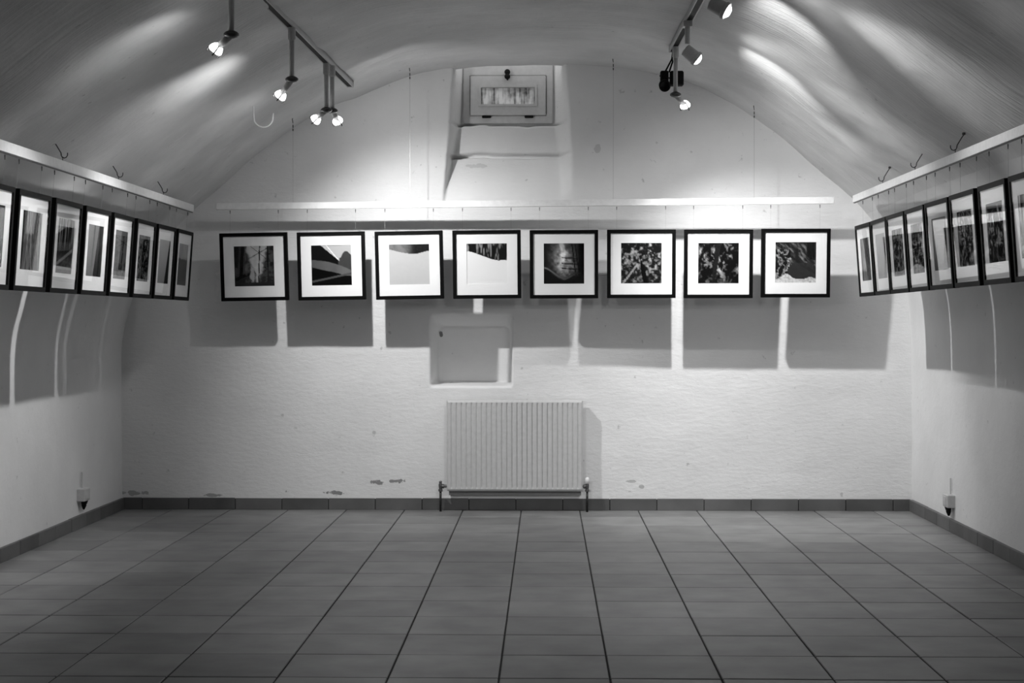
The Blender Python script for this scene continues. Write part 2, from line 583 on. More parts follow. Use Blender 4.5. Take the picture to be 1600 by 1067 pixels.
def ring(b_, x0, x1, z0, z1, X0, X1, Z0, Z1, y0, y1, bev=.002):
    """flat frame: outer rectangle x0..z1, opening X0..Z1, with four mitred faces"""
    o = [(x0, z0), (x1, z0), (x1, z1), (x0, z1)]; i = [(X0, Z0), (X1, Z0), (X1, Z1), (X0, Z1)]
    vo = [[b_.verts.new((p[0], y, p[1])) for p in o] for y in (y0, y1)]
    vi = [[b_.verts.new((p[0], y, p[1])) for p in i] for y in (y0, y1)]
    for k in range(4):
        k2 = (k + 1) % 4
        b_.faces.new((vo[0][k], vo[0][k2], vi[0][k2], vi[0][k]))
        b_.faces.new((vo[1][k], vi[1][k], vi[1][k2], vo[1][k2]))
        b_.faces.new((vo[0][k], vo[1][k], vo[1][k2], vo[0][k2]))
        b_.faces.new((vi[0][k], vi[0][k2], vi[1][k2], vi[1][k]))
    if bev: bmesh.ops.bevel(b_, geom=list(b_.edges), offset=bev, segments=2, affect='EDGES')


def ww(px): return (px - 853) * YW / F_PX
def wh(py): return CAM_H + (507 - py) * YW / F_PX


ring(bm, ww(724), ww(864), wh(194), 2.70, ww(734.5), ww(853.8), wh(182), wh(119.5), YW - .022, YW + .03, .004)
win = tag(obj('window_1', bm, M_PAINT), 'small painted cellar window high in the end wall recess', kind='structure')
bm = bmesh.new()
ring(bm, ww(735.1), ww(853.0), wh(181.6), wh(120.1), ww(750), ww(837.5), wh(166), wh(136), YW - .030, YW + .012, .003)
sash = obj('sash', bm, M_PAINT, win)
bm = bmesh.new()
ring(bm, ww(748), ww(839.5), wh(167.7), wh(134.5), ww(752), ww(835.5), wh(164.2), wh(138.5), YW - .036, YW - .012, .002)
obj('glazing_bead', bm, M_PAINT, sash)
bm = bmesh.new(); box(bm, ww(750), ww(837.5), YW - .012, YW - .008, wh(166), wh(136))
o = obj('glass_pane', bm, M_PANE, sash); o['label'] = 'grimy streaked glass pane'
bm = bmesh.new()
lathe(bm, (ww(793), YW - .022, wh(115)), (0, -1, 0), [(0, .010), (.014, .011), (.024, .018), (.034, .017), (.040, .010)], 14)
lathe(bm, (ww(793), YW - .030, wh(122)), (0, -1, 0), [(0, .010), (.014, .011), (.022, .018), (.032, .016), (.038, .008)], 14)
box(bm, ww(793) - .005, ww(793) + .005, YW - .042, YW - .020, wh(127), wh(113), .001)
obj('latch', bm, M_BLACK, win, True)
for px in (760.5, 826.5):
    bm = bmesh.new()
    tube(bm, [(ww(px) - .023, YW - .032, wh(183.8)), (ww(px) + .023, YW - .032, wh(183.8))], .0085, 12)
    for s in (-1, 1): lathe(bm, (ww(px) + s * .023, YW - .032, wh(183.8)), (s, 0, 0), [(0, .0085), (.004, .005)], 12)
    obj('hinge', bm, M_BLACK, win, True)

# ------------------------------------------------------------------ prints (tones are the printed picture)
NP = 64
_v, _h = np.meshgrid(np.linspace(0, 1, NP + 1), np.linspace(0, 1, NP + 1), indexing='ij')   # v down, h right


def trunks(h, v, seed, n, w0=.01, w1=.03, lean=.1):
    rr = random.Random(seed); m = np.zeros_like(h)
    for _ in range(n):
        c, wd, ln = rr.random(), rr.uniform(w0, w1), rr.uniform(-lean, lean)
        m = np.maximum(m, sstep(wd, wd * .4, np.abs(h - c - ln * (v - .5) - .01 * np.sin(v * 9 + c * 20))))
    return m


def pic(kind, seed):
    h, v = _h, _v
    n1 = fbm(h * 5, v * 5, seed, 5); n2 = fbm(h * 14, v * 14, seed + 9, 4, .6); n3 = fbm(h * 30, v * 30, seed + 3, 2)
    if kind == 'gap':            # dark trunks either side of a bright V of sky
        d = np.abs(h - .60 - .10 * (fbm(v * 5, h * 0, seed, 3) - .5)) - (.27 * (1 - v * 1.05)) + (n2 - .5) * .16
        t = .50 * sstep(.05, -.05, d) + .03 + .05 * (n2 > .5)
        d2 = np.hypot((h - .46) / .07, (v - .68) / .22) + (n2 - .5) * 1.2
        t = np.maximum(t, .42 * sstep(1.1, .7, d2))
        t = np.where(np.abs(h - .63 + .05 * (v - .3)) < .014, .03, t); t = np.where(np.abs(h - .83) < .016, .02, t)
        t = np.where(np.abs(v - .25 + (h - .5) * .55) < .010, np.minimum(t, .08), t)
        t = np.where(np.abs(v - .12 - (h - .55) * .8) < .008, np.minimum(t, .10), t)
        t = np.where(h < .28, .012 + .02 * n2, t); t = np.where(v > .9, .03, t)
    elif kind == 'ridge':        # black slopes, pale sky wedge, white line
        t = np.full_like(h, .52)
        t = np.where(v > .02 + (h - .25) * .85 , .012, t)
        hill = .40 - .14 * np.exp(-((h - .86) / .11) ** 2) + .05 * np.exp(-((h - .72) / .03) ** 2)
        t = np.where((h > .66) & (v > hill - .10 * (h > .7)), .06 + .03 * n2, t)
        t = np.where((np.abs(v - .0 - (h - .37) * 1.25) < .016) & (v < .36), .95, t)
        lo, hi = .37 + h * h * .27, .52 + h * .24 + .04 * n1
        t = np.where((v > lo) & (v < hi), .09 + .05 * h + .05 * n1, t)
        t = np.where((v > hi) , .008, t)
        t = np.where(np.abs(v - (.90 - h * .20)) < .025, .10, t)
    elif kind == 'snowA':        # dark strip with curved lower edge over grey
        e = .12 + .13 * np.sin(np.clip(h * 1.15, 0, 1) * math.pi * .62) - .06 * sstep(.6, 1, h)
        strip = .20 * (1 - sstep(.35, .65, h)) * (.5 + n2) + .012 + .03 * n3
        t = np.where(v < e, strip, .58 - .03 * n3)
    elif kind == 'snowB':
        e = .20 + .22 * sstep(0, .8, h) + .03 * (n2 - .5)
        tr = fbm(h * 30, v * 5, seed, 3)
        t = np.where(v < e, .02 + .40 * sstep(.50, .72, tr) * (1 - .5 * h), .84)
    elif kind == 'glade':        # bright middle, branches, dark foreground
        b_ = np.exp(-((h - .50 - .1 * (v - .5)) / .22) ** 2) * np.exp(-((v - .40) / .34) ** 2)
        t = .02 + 1.2 * b_ * (n2 ** 1.4) + .35 * sstep(.05, 0, np.abs(h - .43 - .05 * np.sin(v * 6)) - .03) * sstep(.75, .5, v)
        for a in (.36, .5, .62): t = np.where((np.abs(v - a - .06 * (h - .5)) < .014) & (h > .45) & (h < .85), .03, t)
        t = np.where(np.abs(h - .74 - .12 * (v - .4)) < .014, .015, t); t = np.where(np.abs(h - .82 - .14 * (v - .4)) < .012, .015, t)
        t = np.where(h > .86 - .02 * n1, t * .35, t)
        gr = .60 + .25 * sstep(.0, .5, h) - .12 * sstep(.5, .8, h)
        t = np.where(v > gr + .05, .012 + .03 * n2 * n1, t); t = np.where(np.abs(v - gr) < .022, .22 * (1 - h), t)
    elif kind == 'leaves':
        t = .02 + .9 * np.clip(n2 - .47, 0, 1) ** 1.1 * 2.2 * (.4 + fbm(h * 3, v * 3, seed + 4, 2))
        t = np.where(np.abs(h - (.48 + .22 * (v - .4))) < .05 * sstep(.3, .7, v) + .004, .012, t)
        t = np.where((np.abs(v - .22 - (h - .7) * .7) < .014) & (h > .68), .015, t)
        t = np.where((np.abs(h - .35 + (v - .6) * .75) < .03) & (v > .5), .35 * n3 + .15, t)
    elif kind == 'bark':
        r_ = fbm(h * 9 + 2 * n1, v * 6, seed, 5, .65)
        t = .012 + 1.5 * np.clip(r_ - .50, 0, 1) * (1.2 - .7 * sstep(.5, .9, v))
        t = np.where(np.abs(h - .46 + .12 * (v - .3)) < .07 - .03 * v, .012 + .02 * n3, t)
    elif kind == 'stream':
        r_ = fbm((h + v) * 5, (h - v) * 16, seed, 5, .65)
        t = .03 + .45 * np.clip(r_ - .46, 0, 1) * 1.5
        wv = 1 - 6 * np.abs(fbm(h * 11 + 3 * n1, v * 8 - 3 * n1, seed + 5, 3) - .5)
        t = np.where((h < .34 + .1 * n1) & (v > .18), .02 + .55 * sstep(.35, 1, wv) * (n3 + .15), t)
        t = np.where((h > .75 - .0 * v) & (v < .45) & (h - v > .42), .012 + .02 * n3, t)
        t = np.where((np.hypot((h - .66) / .36, (v - .72) / .25) < 1) & (v > .50), .035 + .02 * n3, t)
        t = np.where(v > .90 - .13 * np.exp(-((h - .28) / .13) ** 2) - .05 * np.exp(-((h - .85) / .1) ** 2), .30 + .5 * n3, t)
    elif kind == 'pines':        # vertical trunks
        tr = fbm(h * 26, v * 1.2, seed, 3, .6)
        t = .03 + .55 * sstep(.42, .72, tr) * (1 - sstep(.35, .6, v + .2 * (n1 - .5)))
        t = t + .14 * n2 * sstep(.5, .8, v)
        t = np.where(v > .92, .012, t)
        t = np.where((np.abs(v - .85 + h * .30) < .03), .30, t)
    elif kind == 'mist':
        t = .06 + .22 * (1 - v) * (.6 + .6 * n1)
        t = np.where(np.abs(h - .40 + .1 * (v - .5)) < .05, .02, t)
        t = np.where(h > .75, t * .5, t) * .6
    elif kind == 'trunk':
        t = .16 + .18 * n2
        t = np.where((h > .5 - .15 * (v - .3)) & (v < .8), .02 + .05 * n2, t)
        t = np.where(v > .84, .22 + .3 * n2, t) * .75
    elif kind == 'horizon':
        t = np.where(v < .33 + .06 * n1, .18 + .25 * n1, .045 + .03 * n1)
    elif kind == 'slope':
        t = .42 - .28 * v + .06 * n1
        t = np.where(h > .95 - .33 * v, .03 + .03 * n2, t)
    elif kind == 'thicket':
        r_ = fbm(h * 8, v * 12, seed, 5, .7)
        t = .015 + .75 * np.clip(r_ - .48, 0, 1) * 1.6
        for s_ in trunks(h, v, seed, 3, .012, .02)[None]: t = np.where(s_ > .5, .25, t)
    elif kind == 'birch':
        t = .08 + .22 * n2
        m_ = trunks(h, v, seed, 7, .012, .035, .35)
        t = t * (1 - m_) + m_ * (.55 * (.5 + n3 * .6))
        t = np.where((h < .12), .04, t) * .6
    else:
        t = .05 + .5 * np.clip(n2 - .4, 0, 1)
    return np.clip(t, .003, .9) ** 1.15 * .97


PRW = .237


def print_mesh(kind, seed):
    t = pic(kind, seed)
    X = (_h - .5) * PRW; Z = (.5 - _v) * PRW
    me = bpy.data.meshes.new('photograph')
    n = NP + 1
    idx = np.arange(n * n).reshape(n, n)
    f = np.stack([idx[:-1, :-1], idx[1:, :-1], idx[1:, 1:], idx[:-1, 1:]], -1).reshape(-1, 4)
    me.from_pydata(np.stack([X, np.zeros_like(X), Z], -1).reshape(-1, 3).tolist(), [], f.tolist())
    ca = me.color_attributes.new('tone', 'FLOAT_COLOR', 'POINT')
    tt = t.reshape(-1)
    ca.data.foreach_set('color', np.stack([tt, tt, tt, np.ones_like(tt)], -1).reshape(-1).astype(np.float32))
    me.materials.append(M_PRINT)
    return me


# ------------------------------------------------------------------ framed pictures
FW, FB, FD = .392, .0205, .030
bm = bmesh.new()
ring(bm, -FW / 2, FW / 2, -FW / 2, FW / 2, -FW / 2 + FB, FW / 2 - FB, -FW / 2 + FB, FW / 2 - FB, -FD / 2, FD / 2, .0012)
ME_FRAME = bpy.data.meshes.new('frame'); bmesh.ops.recalc_face_normals(bm, faces=bm.faces); bm.to_mesh(ME_FRAME); bm.free(); ME_FRAME.materials.append(M_FRAME)
bm = bmesh.new()
_in = FW / 2 - FB + .002
MO = .004     # the print window sits a little above the middle
ring(bm, -_in, _in, -_in, _in, -PRW / 2 + .003, PRW / 2 - .003, -PRW / 2 + .003 + MO, PRW / 2 - .003 + MO, -.0075, -.0055, 0)
ME_MAT = bpy.data.meshes.new('mat'); bmesh.ops.recalc_face_normals(bm, faces=bm.faces); bm.to_mesh(ME_MAT); bm.free(); ME_MAT.materials.append(M_MAT)
bm = bmesh.new(); box(bm, -_in, _in, -.0125, -.0105, -_in, _in)
ME_GLASS = bpy.data.meshes.new('glass'); bm.to_mesh(ME_GLASS); bm.free(); ME_GLASS.materials.append(M_GLASS)
bm = bmesh.new(); box(bm, -_in, _in, .000, .008, -_in, _in)
ME_BACKB = bpy.data.meshes.new('backing'); bm.to_mesh(ME_BACKB); bm.free(); ME_BACKB.materials.append(M_BLACK)


def picture(loc, rz, lean, roll, kind, seed, label, group, rail_pt, hooks=.14):
    rot = (R(lean), R(roll), rz)
    root = empty('framed_photograph', loc, rot)
    tag(root, label, 'picture', group)
    link('frame', ME_FRAME, root)
    link('backing_board', ME_BACKB, root)
    link('mat_board', ME_MAT, root)
    p = link('photograph', print_mesh(kind, seed), root); p.location = (0, -.0050, MO)
    link('glass_pane', ME_GLASS, root)
    Mw = Matrix.Translation(Vector(loc)) @ Euler(rot).to_matrix().to_4x4()
    Mi = Mw.inverted()
    for s in (-1, 1):
        a = Mw @ Vector((s * hooks, FD / 2 + .003, FW / 2 - .03))
        top = rail_pt(a)
        b_ = bmesh.new()
        tube(b_, [Mi @ a, Mi @ top], .00045, 5)
        obj('hanging_wire', b_, M_WIRE, root)
        b_ = bmesh.new()
        tube(b_, [Mi @ (top + Vector((0, 0, -.022))), Mi @ (top + Vector((0, 0, -.003)))], [.0016, .0026], 6)
        obj('wire_clamp', b_, M_IRON, root)
    return root


# rail geometry
BR_Z0, BR_H = 1.765, .038


def back_rail_y(x): return 9.305 - (x + 1.9) * .0125
def back_rail_z(x): return 1.7635 + (x + 1.9) * .0075


BACKS = [
    (397.5, 416.8, 1.0, 'gap', 3, 'black framed photo of bare dark trees around pale sky, leftmost on the end wall'),
    (518.2, 415.5, .9, 'ridge', 5, 'black framed photo of black slopes under pale sky crossed by a white line'),
    (639.8, 414.2, 1.0, 'snowA', 8, 'black framed photo mostly blank grey with a curved dark strip along its top'),
    (760.8, 413.0, .5, 'snowB', 13, 'black framed photo mostly white below a slanting dark band of trees, above the niche'),
    (881.2, 412.8, .2, 'glade', 17, 'black framed photo of a lit forest clearing between dark branches, fifth along the end wall'),
    (1002, 412.2, .1, 'leaves', 21, 'black framed photo of dappled light leaves with a dark trunk rising at the middle'),
    (1122.4, 412.2, .0, 'bark', 27, 'black framed photo of pale feathery foliage around a dark trunk, seventh along the end wall'),
    (1243, 411.0, .0, 'stream', 33, 'black framed photo of rocks beside dark water, rightmost on the end wall'),
]
for px, py, roll, kind, seed, lab in BACKS:
    x0 = at(px, py, 9.28).x
    y = back_rail_y(x0) - .012
    c = at(px, py, y)
    picture(c, R(-.6), 3.5, -roll, kind, seed, lab, 'framed photographs on the end wall',
            lambda a: Vector((a.x, back_rail_y(a.x), back_rail_z(a.x) - .0015)))

LX = -2.045
LEFTS = [
    (9.010, 'horizon', 41, 'black framed photo of pale sky over dark ground, left row, beside the corner'),
    (8.570, 'slope', 44, 'black framed photo of grey mist with a dark diagonal, left row, second from the corner'),
    (8.130, 'thicket', 47, 'black framed photo of a black flecked thicket, left row, third from the corner'),
    (7.690, 'trunk', 51, 'black framed photo of rippled grey beside a trunk, left row, fourth from the corner'),
    (7.250, 'mist', 55, 'black framed photo of dim woods with one black trunk, left row, fifth from the corner'),
    (6.800, 'pines', 58, 'black framed photo of tall pine trunks above a pale path, in the left row'),
    (6.350, 'birch', 61, 'black framed photo of grey woodland with pale leaning trunks, second from the left edge'),
    (5.905, 'mist', 64, 'black framed photo cut off by the left edge of the view'),
]
for i, (yc, kind, seed, lab) in enumerate(LEFTS):
    zc = 1.432 - .005 * ((9.0 - yc) / 3)
    picture((LX, yc, zc), R(90 + [0.6, -.5, .4, .8, -.6, .3, -.4, .2][i]), 4.2, 0, kind, seed, lab, 'framed photographs in the left row',
            lambda a: Vector((LX + .006, a.y, 1.7430)))

RX = 1.742
RIGHTS = [
    (8.795, 'birch', 71, 'black framed photo of slanting bright trunks, first of the right row beside the end wall'),
    (8.385, 'slope', 74, 'black framed photo of pale grey with a dark edge, right row, second from the corner'),
    (7.985, 'thicket', 77, 'black framed photo of a dark thicket, right row, third from the corner'),
    (7.570, 'bark', 81, 'black framed photo of dark foliage above pale stones, right row, fourth from the corner'),
    (7.145, 'slope', 85, 'black framed photo of plain grey with a slanting stem, right row, fifth from the corner'),
    (6.710, 'leaves', 88, 'black framed photo of dark mottled leaves, right row, sixth from the corner'),
    (6.265, 'bark', 92, 'black framed photo of dark grainy growth, right row, second from the right edge'),
    (5.830, 'pines', 95, 'black framed photo cut off by the right edge of the view'),
]
for i, (yc, kind, seed, lab) in enumerate(RIGHTS):
    zc = 1.450 + .003 * ((9.0 - yc) / 3)
    picture((RX, yc, zc), R(-90 + [.5, -.6, .3, -.4, .9, .2, -.5, .3][i]), 4.2, 0, kind, seed, lab, 'framed photographs in the right row',
            lambda a: Vector((RX + .002, a.y, 1.7840)), .13)

# ------------------------------------------------------------------ picture rails
xa, xb = at(338, 322, 9.30).x, at(1303, 318, 9.26).x
root = empty('picture_rail', (xa, 9.30, 1.78)); tag(root, 'white picture rail hung on wires across the end wall', 'picture rail')
inv = -Vector(root.location)
bm = bmesh.new()
vs = []
for x in (xa, xb):
    y, z = back_rail_y(x), back_rail_z(x)
    for dy, dz in ((-.009, 0), (.009, 0), (.009, BR_H), (-.009, BR_H)): vs.append(bm.verts.new(Vector((x, y + dy, z + dz)) + inv))
bm.faces.new(vs[:4]); bm.faces.new(vs[4:])
for k in range(4): bm.faces.new((vs[k], vs[(k + 1) % 4], vs[4 + (k + 1) % 4], vs[4 + k]))
bmesh.ops.bevel(bm, geom=list(bm.edges), offset=.0015, segments=1, affect='EDGES')
obj('rail_board', bm, M_RAIL, root)
for px in (457.5, 640.5, 958, 1177.5):
    x = at(px, 250, 9.29).x
    y, z = back_rail_y(x), back_rail_z(x) + BR_H
    zt = vault_z(x) + .02
    bm = bmesh.new(); tube(bm, [Vector((x, y, z - .002)) + inv, Vector((x, y, zt)) + inv], .0009, 5)
    obj('suspension_wire', bm, M_WIRE, root)
    bm = bmesh.new()
    tube(bm, [Vector((x, y, zt - .085)) + inv, Vector((x, y, zt - .072)) + inv], .0035, 6)
    tube(bm, [Vector((x, y, zt - .066)) + inv, Vector((x, y, zt - .050)) + inv], .0028, 6)
    tube(bm, [Vector((x, y, zt - .040)) + inv, Vector((x - .004, y - .004, zt - .018)) + inv, Vector((x + .003, y, zt + .01)) + inv], .0022, 6)
    obj('wire_clamp', bm, M_IRON, root)


def side_rail(x, y0, y1, z0, z1, label):
    r_ = empty('picture_rail', (x, y1, z0)); tag(r_, label, 'picture rail')
    b_ = bmesh.new(); box(b_, -.009, .009, y0 - y1, 0, 0, z1 - z0, .0015)
    obj('rail_board', b_, M_RAIL, r_)
    b_ = bmesh.new(); box(b_, -.004, .004, y0 - y1, -.002, -.004, .001)  # dark grey strip along the underside of the rail
    obj('rail_under_strip', b_, M_DARKGREY, r_)
    return r_


side_rail(LX + .006, 3.0, 9.27, 1.748, 1.790, 'white picture rail running along the left wall')
side_rail(RX + .002, 3.0, 9.17, 1.789, 1.829, 'white picture rail running along the right wall')


def hook(y, xr, z, s, label):
    """iron screw hook: rod from the vault, open curl, loop into the rail.  s = +1: vault lies at -x"""
    r_ = empty('ceiling_hook', (xr, y, z)); tag(r_, label, 'hook', 'screw hooks carrying the side rails')
    b_ = bmesh.new()
    tube(b_, [(-s * .036, 0, .082), (-s * .024, 0, .064), (-s * .006, 0, .034), (-s * .004, 0, .024)], .0024, 7)
    box(b_, -s * .034 - .006, -s * .034 + .006, -.006, .006, .078, .088, .001)
    obj('hook_rod', b_, M_IRON, r_)
    b_ = bmesh.new()
    pts = [(-s * .006, 0, .034), (-s * .005, 0, .024), (-s * .001, 0, .016), (s * .008, 0, .012), (s * .017, 0, .015), (s * .022, 0, .024), (s * .022, 0, .034)]
    tube(b_, pts, .0022, 7)
    obj('hook_curl', b_, M_IRON, r_)
    b_ = bmesh.new()
    tube(b_, [(0, 0, .018), (s * .002, 0, .008), (0, 0, -.004)], .0018, 6)
    obj('hook_eye', b_, M_IRON, r_)


ORD_L = ['nearest to the left edge of the view', 'middle one of the three', 'the one closest to the end wall']
for (px, n) in zip((91.5, 180, 251), ORD_L):
    y = F_PX * abs(LX) / (853 - px)
    hook(y, LX + .006, 1.790, 1, 'small iron screw hook above the left rail, ' + n)
for (px, n) in zip((1376, 1426, 1488), ('the one closest to the end wall', 'middle one of the three', 'nearest to the right edge of the view')):
    y = F_PX * RX / (px - 853)
    hook(y, RX + .002, 1.829, -1, 'small iron screw hook above the right rail, ' + n)

# white open hook on the vault
c = at(396, 166, 8.41)
bm = bmesh.new()
pts = [Vector((-.004, 0, .03)), Vector((0, 0, 0)), Vector((.002, 0, -.05))]
for k in range(9):
    a = R(180 + 165 * k / 8); pts.append(Vector((.052 + .050 * math.cos(a), 0, -.062 + .048 * math.sin(a))))
pts.append(Vector((.104, 0, -.035)))
tube(bm, pts, .0038, 8)
o = obj('ceiling_hook', bm, plain('white_hook_enamel', .85, .3), None, True); o.location = c
tag(o, 'large white open hook hanging from the left side of the vault', 'hook')

# ------------------------------------------------------------------ lighting tracks
def track(p0, p1, zb, label):
    """p0, p1: (x, y) of its two ends, zb underside"""
    r_ = empty('lighting_track', (p1[0], p1[1], zb)); tag(r_, label, 'lighting track')
    d = Vector((p0[0] - p1[0], p0[1] - p1[1], 0)); L_ = d.length; d.normalize()
    n = Vector((-d.y, d.x, 0))

    def prism(b_, w0, w1, z0, z1, s0=0, s1=L_):
        v = [b_.verts.new(d * s + n * w_ + Vector((0, 0, z))) for s in (s0, s1) for w_, z in ((w0, z0), (w1, z0), (w1, z1), (w0, z1))]
        b_.faces.new(v[:4]); b_.faces.new(v[4:])
        for k in range(4): b_.faces.new((v[k], v[(k + 1) % 4], v[4 + (k + 1) % 4], v[4 + k]))
    b_ = bmesh.new(); prism(b_, -.019, -.0135, 0, .036); prism(b_, .0135, .019, 0, .036); prism(b_, -.019, .019, .022, .036)
    obj('track_channel', b_, M_TUBE, r_)
    b_ = bmesh.new(); prism(b_, -.0135, .0135, .003, .0215, .004); obj('track_slot', b_, M_BLACK, r_)
    b_ = bmesh.new(); prism(b_, -.0195, .0195, -.001, .037, -.008, .004); obj('end_cap', b_, M_TUBE, r_)
    for s in np.arange(.35, L_, 1.1):
        b_ = bmesh.new(); prism(b_, -.012, .012, .036, .085, s, s + .03)
        obj('mounting_bracket', b_, M_TUBE, r_)
    return lambda y: p0[0] + (p1[0] - p0[0]) * (y - p0[1]) / (p1[1] - p0[1])


TZL, TZR = 2.428, 2.545
eL = at(547, 136, F_PX * (TZL - CAM_H) / 371)
nL = at(410.5, 0, F_PX * (TZL - CAM_H) / 507)
sl = (nL.x - eL.x) / (nL.y - eL.y)
XTL = track((eL.x + sl * (0.0 - eL.y), 0.0), (eL.x, eL.y), TZL, 'white lighting track on the left of the vault')
eR = at(1051, 83, F_PX * (TZR - CAM_H) / 424)
nR = at(1096, 0, F_PX * (TZR - CAM_H) / 507)
sr = (nR.x - eR.x) / (nR.y - eR.y)
XTR = track((eR.x + sr * (0.0 - eR.y), 0.0), (eR.x, eR.y), TZR, 'dark slotted lighting track on the right of the vault')


def add_light(name, loc, d, watts, angle, blend, parent, rad=.02):
    ld = bpy.data.lights.new(name, 'SPOT')
    ld.energy = watts; ld.spot_size = R(angle); ld.spot_blend = blend; ld.shadow_soft_size = rad
    o = bpy.data.objects.new(name, ld); COL.objects.link(o)
    o.parent = parent
    o.location = loc
    o.rotation_euler = Vector(d).to_track_quat('-Z', 'Y').to_euler()
    return o


def spot_stem(top, joint, bulb, aim, power, label, group='stem spotlights'):
    """lamp on a straight stem: adapter, stem, collar, neck, holder clips, glowing reflector bulb"""
    base = Vector(top)
    r_ = empty('track_spotlight', base); tag(r_, label, 'spotlight', group)
    T = lambda p: Vector(p) - base
    J, B = Vector(joint), Vector(bulb)
    b_ = bmesh.new(); tube(b_, [T(top) + Vector((0, 0, -.003)), T(top) + Vector((0, 0, -.055)), T(top) + Vector((0, 0, -.062))], [.017, .017, .012], 14)
    obj('track_adapter', b_, M_TUBE, r_, False)
    b_ = bmesh.new(); tube(b_, [T((J.x, J.y, top[2] - .05)), T(J) + Vector((0, 0, .006))], .0115, 14)
    obj('stem', b_, M_TUBE, r_, True)
    b_ = bmesh.new(); lathe(b_, T(J) + Vector((0, 0, -.014)), (0, 0, 1), [(0, .010), (.004, .022), (.010, .029), (.018, .029), (.024, .022), (.028, .013)], 22)
    obj('swivel_collar', b_, M_DARKGREY, r_, True)
    d = (B - J).normalized(); L_ = (B - J).length
    b_ = bmesh.new(); tube(b_, [T(J) + d * .004, T(J) + d * (L_ - .026)], .0135, 14)
    obj('neck', b_, M_TUBE, r_, True)
    ad = (Vector(aim) - B).normalized()
    # bulb: reflector bowl opening along the aim
    b_ = bmesh.new(); lathe(b_, T(B) - ad * .030, ad, [(0, .011), (.006, .018), (.016, .0245), (.026, .0275), (.033, .0265), (.038, .019), (.040, 0)], 22)
    bulb_o = obj('reflector_bulb', b_, M_BULB, r_, True); bulb_o['label'] = 'glowing halogen bulb'
    a_, c_ = frame_of(ad)
    for k in range(3):
        an = 2 * math.pi * k / 3 + .6
        q = a_ * math.cos(an) + c_ * math.sin(an)
        b_ = bmesh.new(); tube(b_, [T(B) - ad * .030 + q * .014, T(B) - ad * .004 + q * .029, T(B) + ad * .014 + q * .031, T(B) + ad * .018 + q * .025], .0028, 7)
        obj('holder_clip', b_, M_DARKGREY, r_, True)
    return r_, T(B) + ad * .022, ad


def spot_can(top, joint, face, aim, label, group='can spotlights'):
    base = Vector(top)
    r_ = empty('track_spotlight', base); tag(r_, label, 'spotlight', group)
    T = lambda p: Vector(p) - base
    J, B = Vector(joint), Vector(face)
    b_ = bmesh.new(); box(b_, -.022, .022, -.03, .03, -.034, -.006, .003)
    obj('track_adapter', b_, M_TUBE, r_)
    b_ = bmesh.new(); tube(b_, [T((J.x, J.y, top[2] - .02)), T(J)], .0125, 14)
    obj('stem', b_, M_TUBE, r_, True)
    ad = (Vector(aim) - B).normalized()
    b_ = bmesh.new(); lathe(b_, T(B) - ad * .080, ad, [(0, .018), (.004, .030), (.062, .032), (.066, .037), (.080, .037), (.080, .032), (.074, .030)], 24)
    obj('lamp_housing', b_, M_TUBE, r_, False)
    b_ = bmesh.new(); lathe(b_, T(B) - ad * .012, ad, [(0, .029), (.010, .029), (.018, .025), (.025, .016), (.028, 0)], 24)
    f_ = obj('lens', b_, M_BULB, r_, True); f_['label'] = 'glowing halogen face'
    return r_, T(B) + ad * .022, ad


def lit(res, key):
    r_, p, ad = res
    bw, ba, sw = POWER[key]
    add_light('beam', p, ad, bw, ba, 1.0, r_)
    add_light('spill', p + ad * .001, ad, sw, 156, .8, r_)
    if key in LEAK:
        lw, la, ld = LEAK[key]
        add_light('rim_light', p + Vector(ld).normalized() * .012, Vector(ld), lw, la, 1.0, r_, .03)


def stem_lamp(jx, jy, depth, bx, by, bdepth, aim, key, label):
    J = at(jx, jy, depth); B = at(bx, by, bdepth)
    top = (J.x, J.y, (TZL if J.x < 0 else TZR) + .002)
    lit(spot_stem(top, J, B, aim, None, label), key)


stem_lamp(361.5, 54, 6.05, 336, 79, 6.08, (-2.2, 6.2, .98), 'L1', 'stem spotlight highest in the left of the view, lighting the left wall')
stem_lamp(456, 124, 7.20, 437, 151, 7.27, (-2.2, 7.5, .96), 'L2', 'stem spotlight second along the left track, above the white open hook')
stem_lamp(510, 172, 8.19, 492, 188, 8.22, (-2.2, 8.5, 1.35), 'L3', 'stem spotlight farthest left of the close pair on the left track, turned left')
stem_lamp(519, 173, 8.26, 528, 190, 8.36, (-.58, 9.5, 1.02), 'L4', 'stem spotlight of the close pair on the left track turned to the end wall')
stem_lamp(1055.5, 148, 8.42, 1071, 166, 8.52, (1.42, 9.5, .56), 'R3', 'stem spotlight on the right track beside the black floodlight')
# can lamps on the right track
Bf = at(1090, 93, 7.74); J = at(1074, 62, 7.70)
lit(spot_can((J.x, J.y, TZR + .002), J - Vector((0, 0, .02)), Bf, Bf + Vector((1, .02, -.78)), 'white can spotlight hanging mid right track, above the black floodlight'), 'R2')
Bf = at(1136, 18, 6.58); J = Vector((XTR(6.50), 6.50, 2.46))
lit(spot_can((J.x, J.y, TZR + .002), J - Vector((0, 0, .02)), Bf, Bf + Vector((1, -.25, -.60)), 'white can spotlight near the top edge right of centre'), 'R1')
